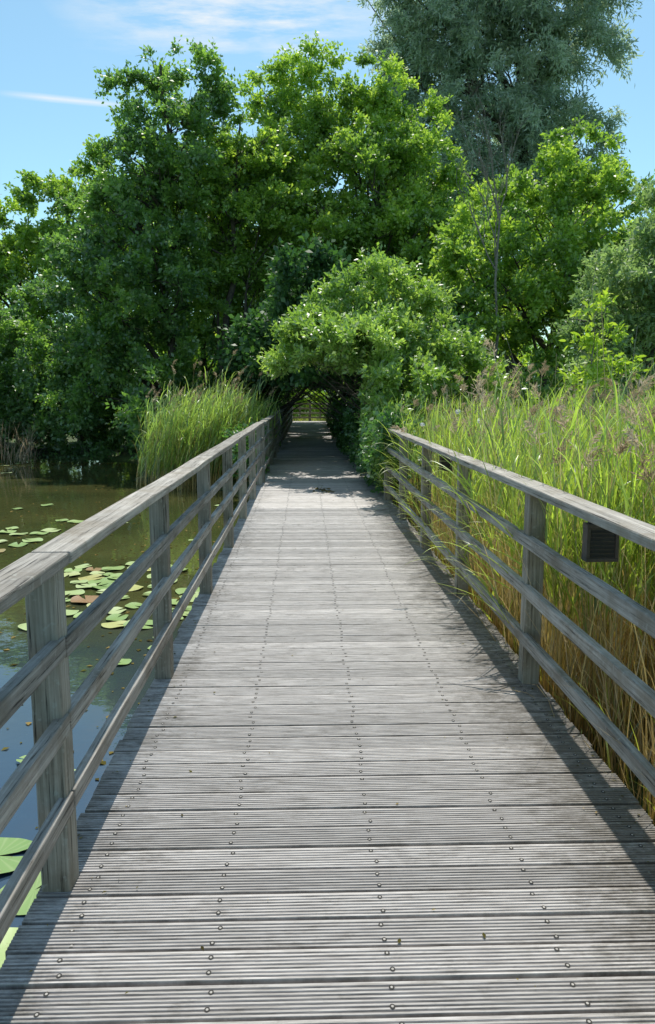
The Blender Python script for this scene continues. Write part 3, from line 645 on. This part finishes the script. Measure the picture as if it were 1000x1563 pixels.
for (x,y,r) in pads:
    o=bpy.data.objects.new('lily_pad',PM[rng.integers(0,5)]); o.location=(x,y,WZ+.008+rng.uniform(0,.008)); o.scale=(r,r,r); o.rotation_euler=(rng.uniform(-.03,.03),rng.uniform(-.03,.03),rng.uniform(0,6.28))
    link(o,label='round green lily pad floating on the pond',cat='lily pad',group='lily pads floating on the pond')
n=1700; P=np.stack([-1.1-rng.exponential(3.2,n),rng.uniform(1.5,24.5,n),np.full(n,WZ+.005)],-1); P=P[P[:,0]>-14]
far=np.stack([rng.uniform(-14,-5.5,1400),24.6-rng.exponential(.9,1400),np.full(1400,WZ+.005)],-1); P=np.concatenate([P,far])
me=leaf_mesh('floating_leaves',P,rdir(len(P))*np.array([1,1,.02]),rng.uniform(.02,.08,len(P)),.6,M_litter,rng.uniform(0,1,len(P)),8)
link(bpy.data.objects.new('floating_leaves',me),label='small floating leaves and specks on the pond',cat='leaves',kind='stuff')
n=520; side=rng.random(n); x=np.where(side<.5,1.28-rng.exponential(.07,n),np.where(side<.65,-.83+rng.exponential(.04,n),rng.uniform(-.8,1.2,n)))
y=np.where(side<.65,rng.uniform(1.6,14,n),rng.uniform(1.6,20,n))
P=np.stack([np.clip(x,-.85,1.29),y,np.full(n,.006)],-1)
P2=np.stack([rng.normal(.28,.10,50),rng.normal(13.0,.22,50),rng.uniform(.005,.03,50)],-1); P=np.concatenate([P,P2])
me=leaf_mesh('leaf_litter',P,rdir(len(P))*np.array([1,1,.15]),np.concatenate([rng.uniform(.006,.024,n),rng.uniform(.05,.1,50)]),.5,M_litter,rng.uniform(0,1,len(P)),3)
link(bpy.data.objects.new('leaf_litter',me),label='dry leaf bits scattered on the boardwalk planks',cat='leaves',kind='stuff')

# ------------------------------------------------------------ light, sky
EL=math.radians(60); AZ=math.radians(4.0)
S=Vector((math.sin(AZ)*math.cos(EL),math.cos(AZ)*math.cos(EL),math.sin(EL)))
sun=bpy.data.lights.new('sun','SUN'); sun.energy=5; sun.angle=math.radians(.53); sun.color=(1,.96,.88)
so=bpy.data.objects.new('sun',sun); so.rotation_euler=S.to_track_quat('Z','Y').to_euler(); COL.objects.link(so)
w=bpy.data.worlds.new('World'); scene.world=w; w.use_nodes=True; nt=w.node_tree; nt.nodes.clear(); L=nt.links
sky=nd(nt,'ShaderNodeTexSky'); sky.sky_type='NISHITA'; sky.sun_disc=False; sky.sun_elevation=EL; sky.sun_rotation=AZ; sky.air_density=1.0; sky.dust_density=.5; sky.ozone_density=1.0
tc=nd(nt,'ShaderNodeTexCoord'); sp=nd(nt,'ShaderNodeSeparateXYZ'); L.new(tc.outputs['Generated'],sp.inputs[0])
zz=math_(nt,'MAXIMUM',sp.outputs[2],.03); px=math_(nt,'DIVIDE',sp.outputs[0],zz); py=math_(nt,'DIVIDE',sp.outputs[1],zz)
cb=nd(nt,'ShaderNodeCombineXYZ'); L.new(px,cb.inputs[0]); L.new(py,cb.inputs[1])
mp=nd(nt,'ShaderNodeMapping'); mp.inputs['Rotation'].default_value=(0,0,math.radians(-52)); mp.inputs['Scale'].default_value=(3,8,1); L.new(cb.outputs[0],mp.inputs[0])
n1=noise(nt,mp.outputs[0],1.2,8,.62); n2=noise(nt,cb.outputs[0],5,5,.6)
ci=mrange(nt,math_(nt,'ADD',math_(nt,'MULTIPLY',n1,.6),math_(nt,'MULTIPLY',n2,.4)),.42,.60)
m1=mrange(nt,py,2.62,2.30); m2=mrange(nt,math_(nt,'ABSOLUTE',math_(nt,'ADD',px,.18)),.50,.15)
ci=math_(nt,'MULTIPLY',math_(nt,'MULTIPLY',ci,m1),m2)
ln=math_(nt,'ABSOLUTE',math_(nt,'SUBTRACT',py,math_(nt,'MULTIPLY_ADD',px,.25,3.10)))
a=mrange(nt,math_(nt,'ADD',ln,math_(nt,'MULTIPLY',n1,.03)),.06,0.)
b=mrange(nt,math_(nt,'ABSOLUTE',math_(nt,'ADD',px,.80)),.24,.08)
cf=math_(nt,'MAXIMUM',math_(nt,'MULTIPLY',ci,.9),math_(nt,'MULTIPLY',a,b),clamp=True)
base=mixc(nt,1.,sky.outputs[0],(.88,1.12,1.04),'MULTIPLY')
col=mixc(nt,cf,base,(6.3,6.45,6.5))
bg=nd(nt,'ShaderNodeBackground'); bg.inputs[1].default_value=.15; L.new(col,bg.inputs[0])
o=nd(nt,'ShaderNodeOutputWorld'); L.new(bg.outputs[0],o.inputs[0])

# ------------------------------------------------------------ camera
cam=bpy.data.cameras.new('camera'); cam.sensor_fit='VERTICAL'; cam.sensor_height=23.5; cam.lens=18; cam.clip_end=3000; cam.clip_start=.05
co=bpy.data.objects.new('camera',cam); co.location=(0,0,1.6); co.rotation_euler=(math.radians(90-8.53),0,math.radians(-1.62)); COL.objects.link(co); scene.camera=co
scene.view_settings.view_transform='Standard'; scene.view_settings.look='None'; scene.view_settings.exposure=0
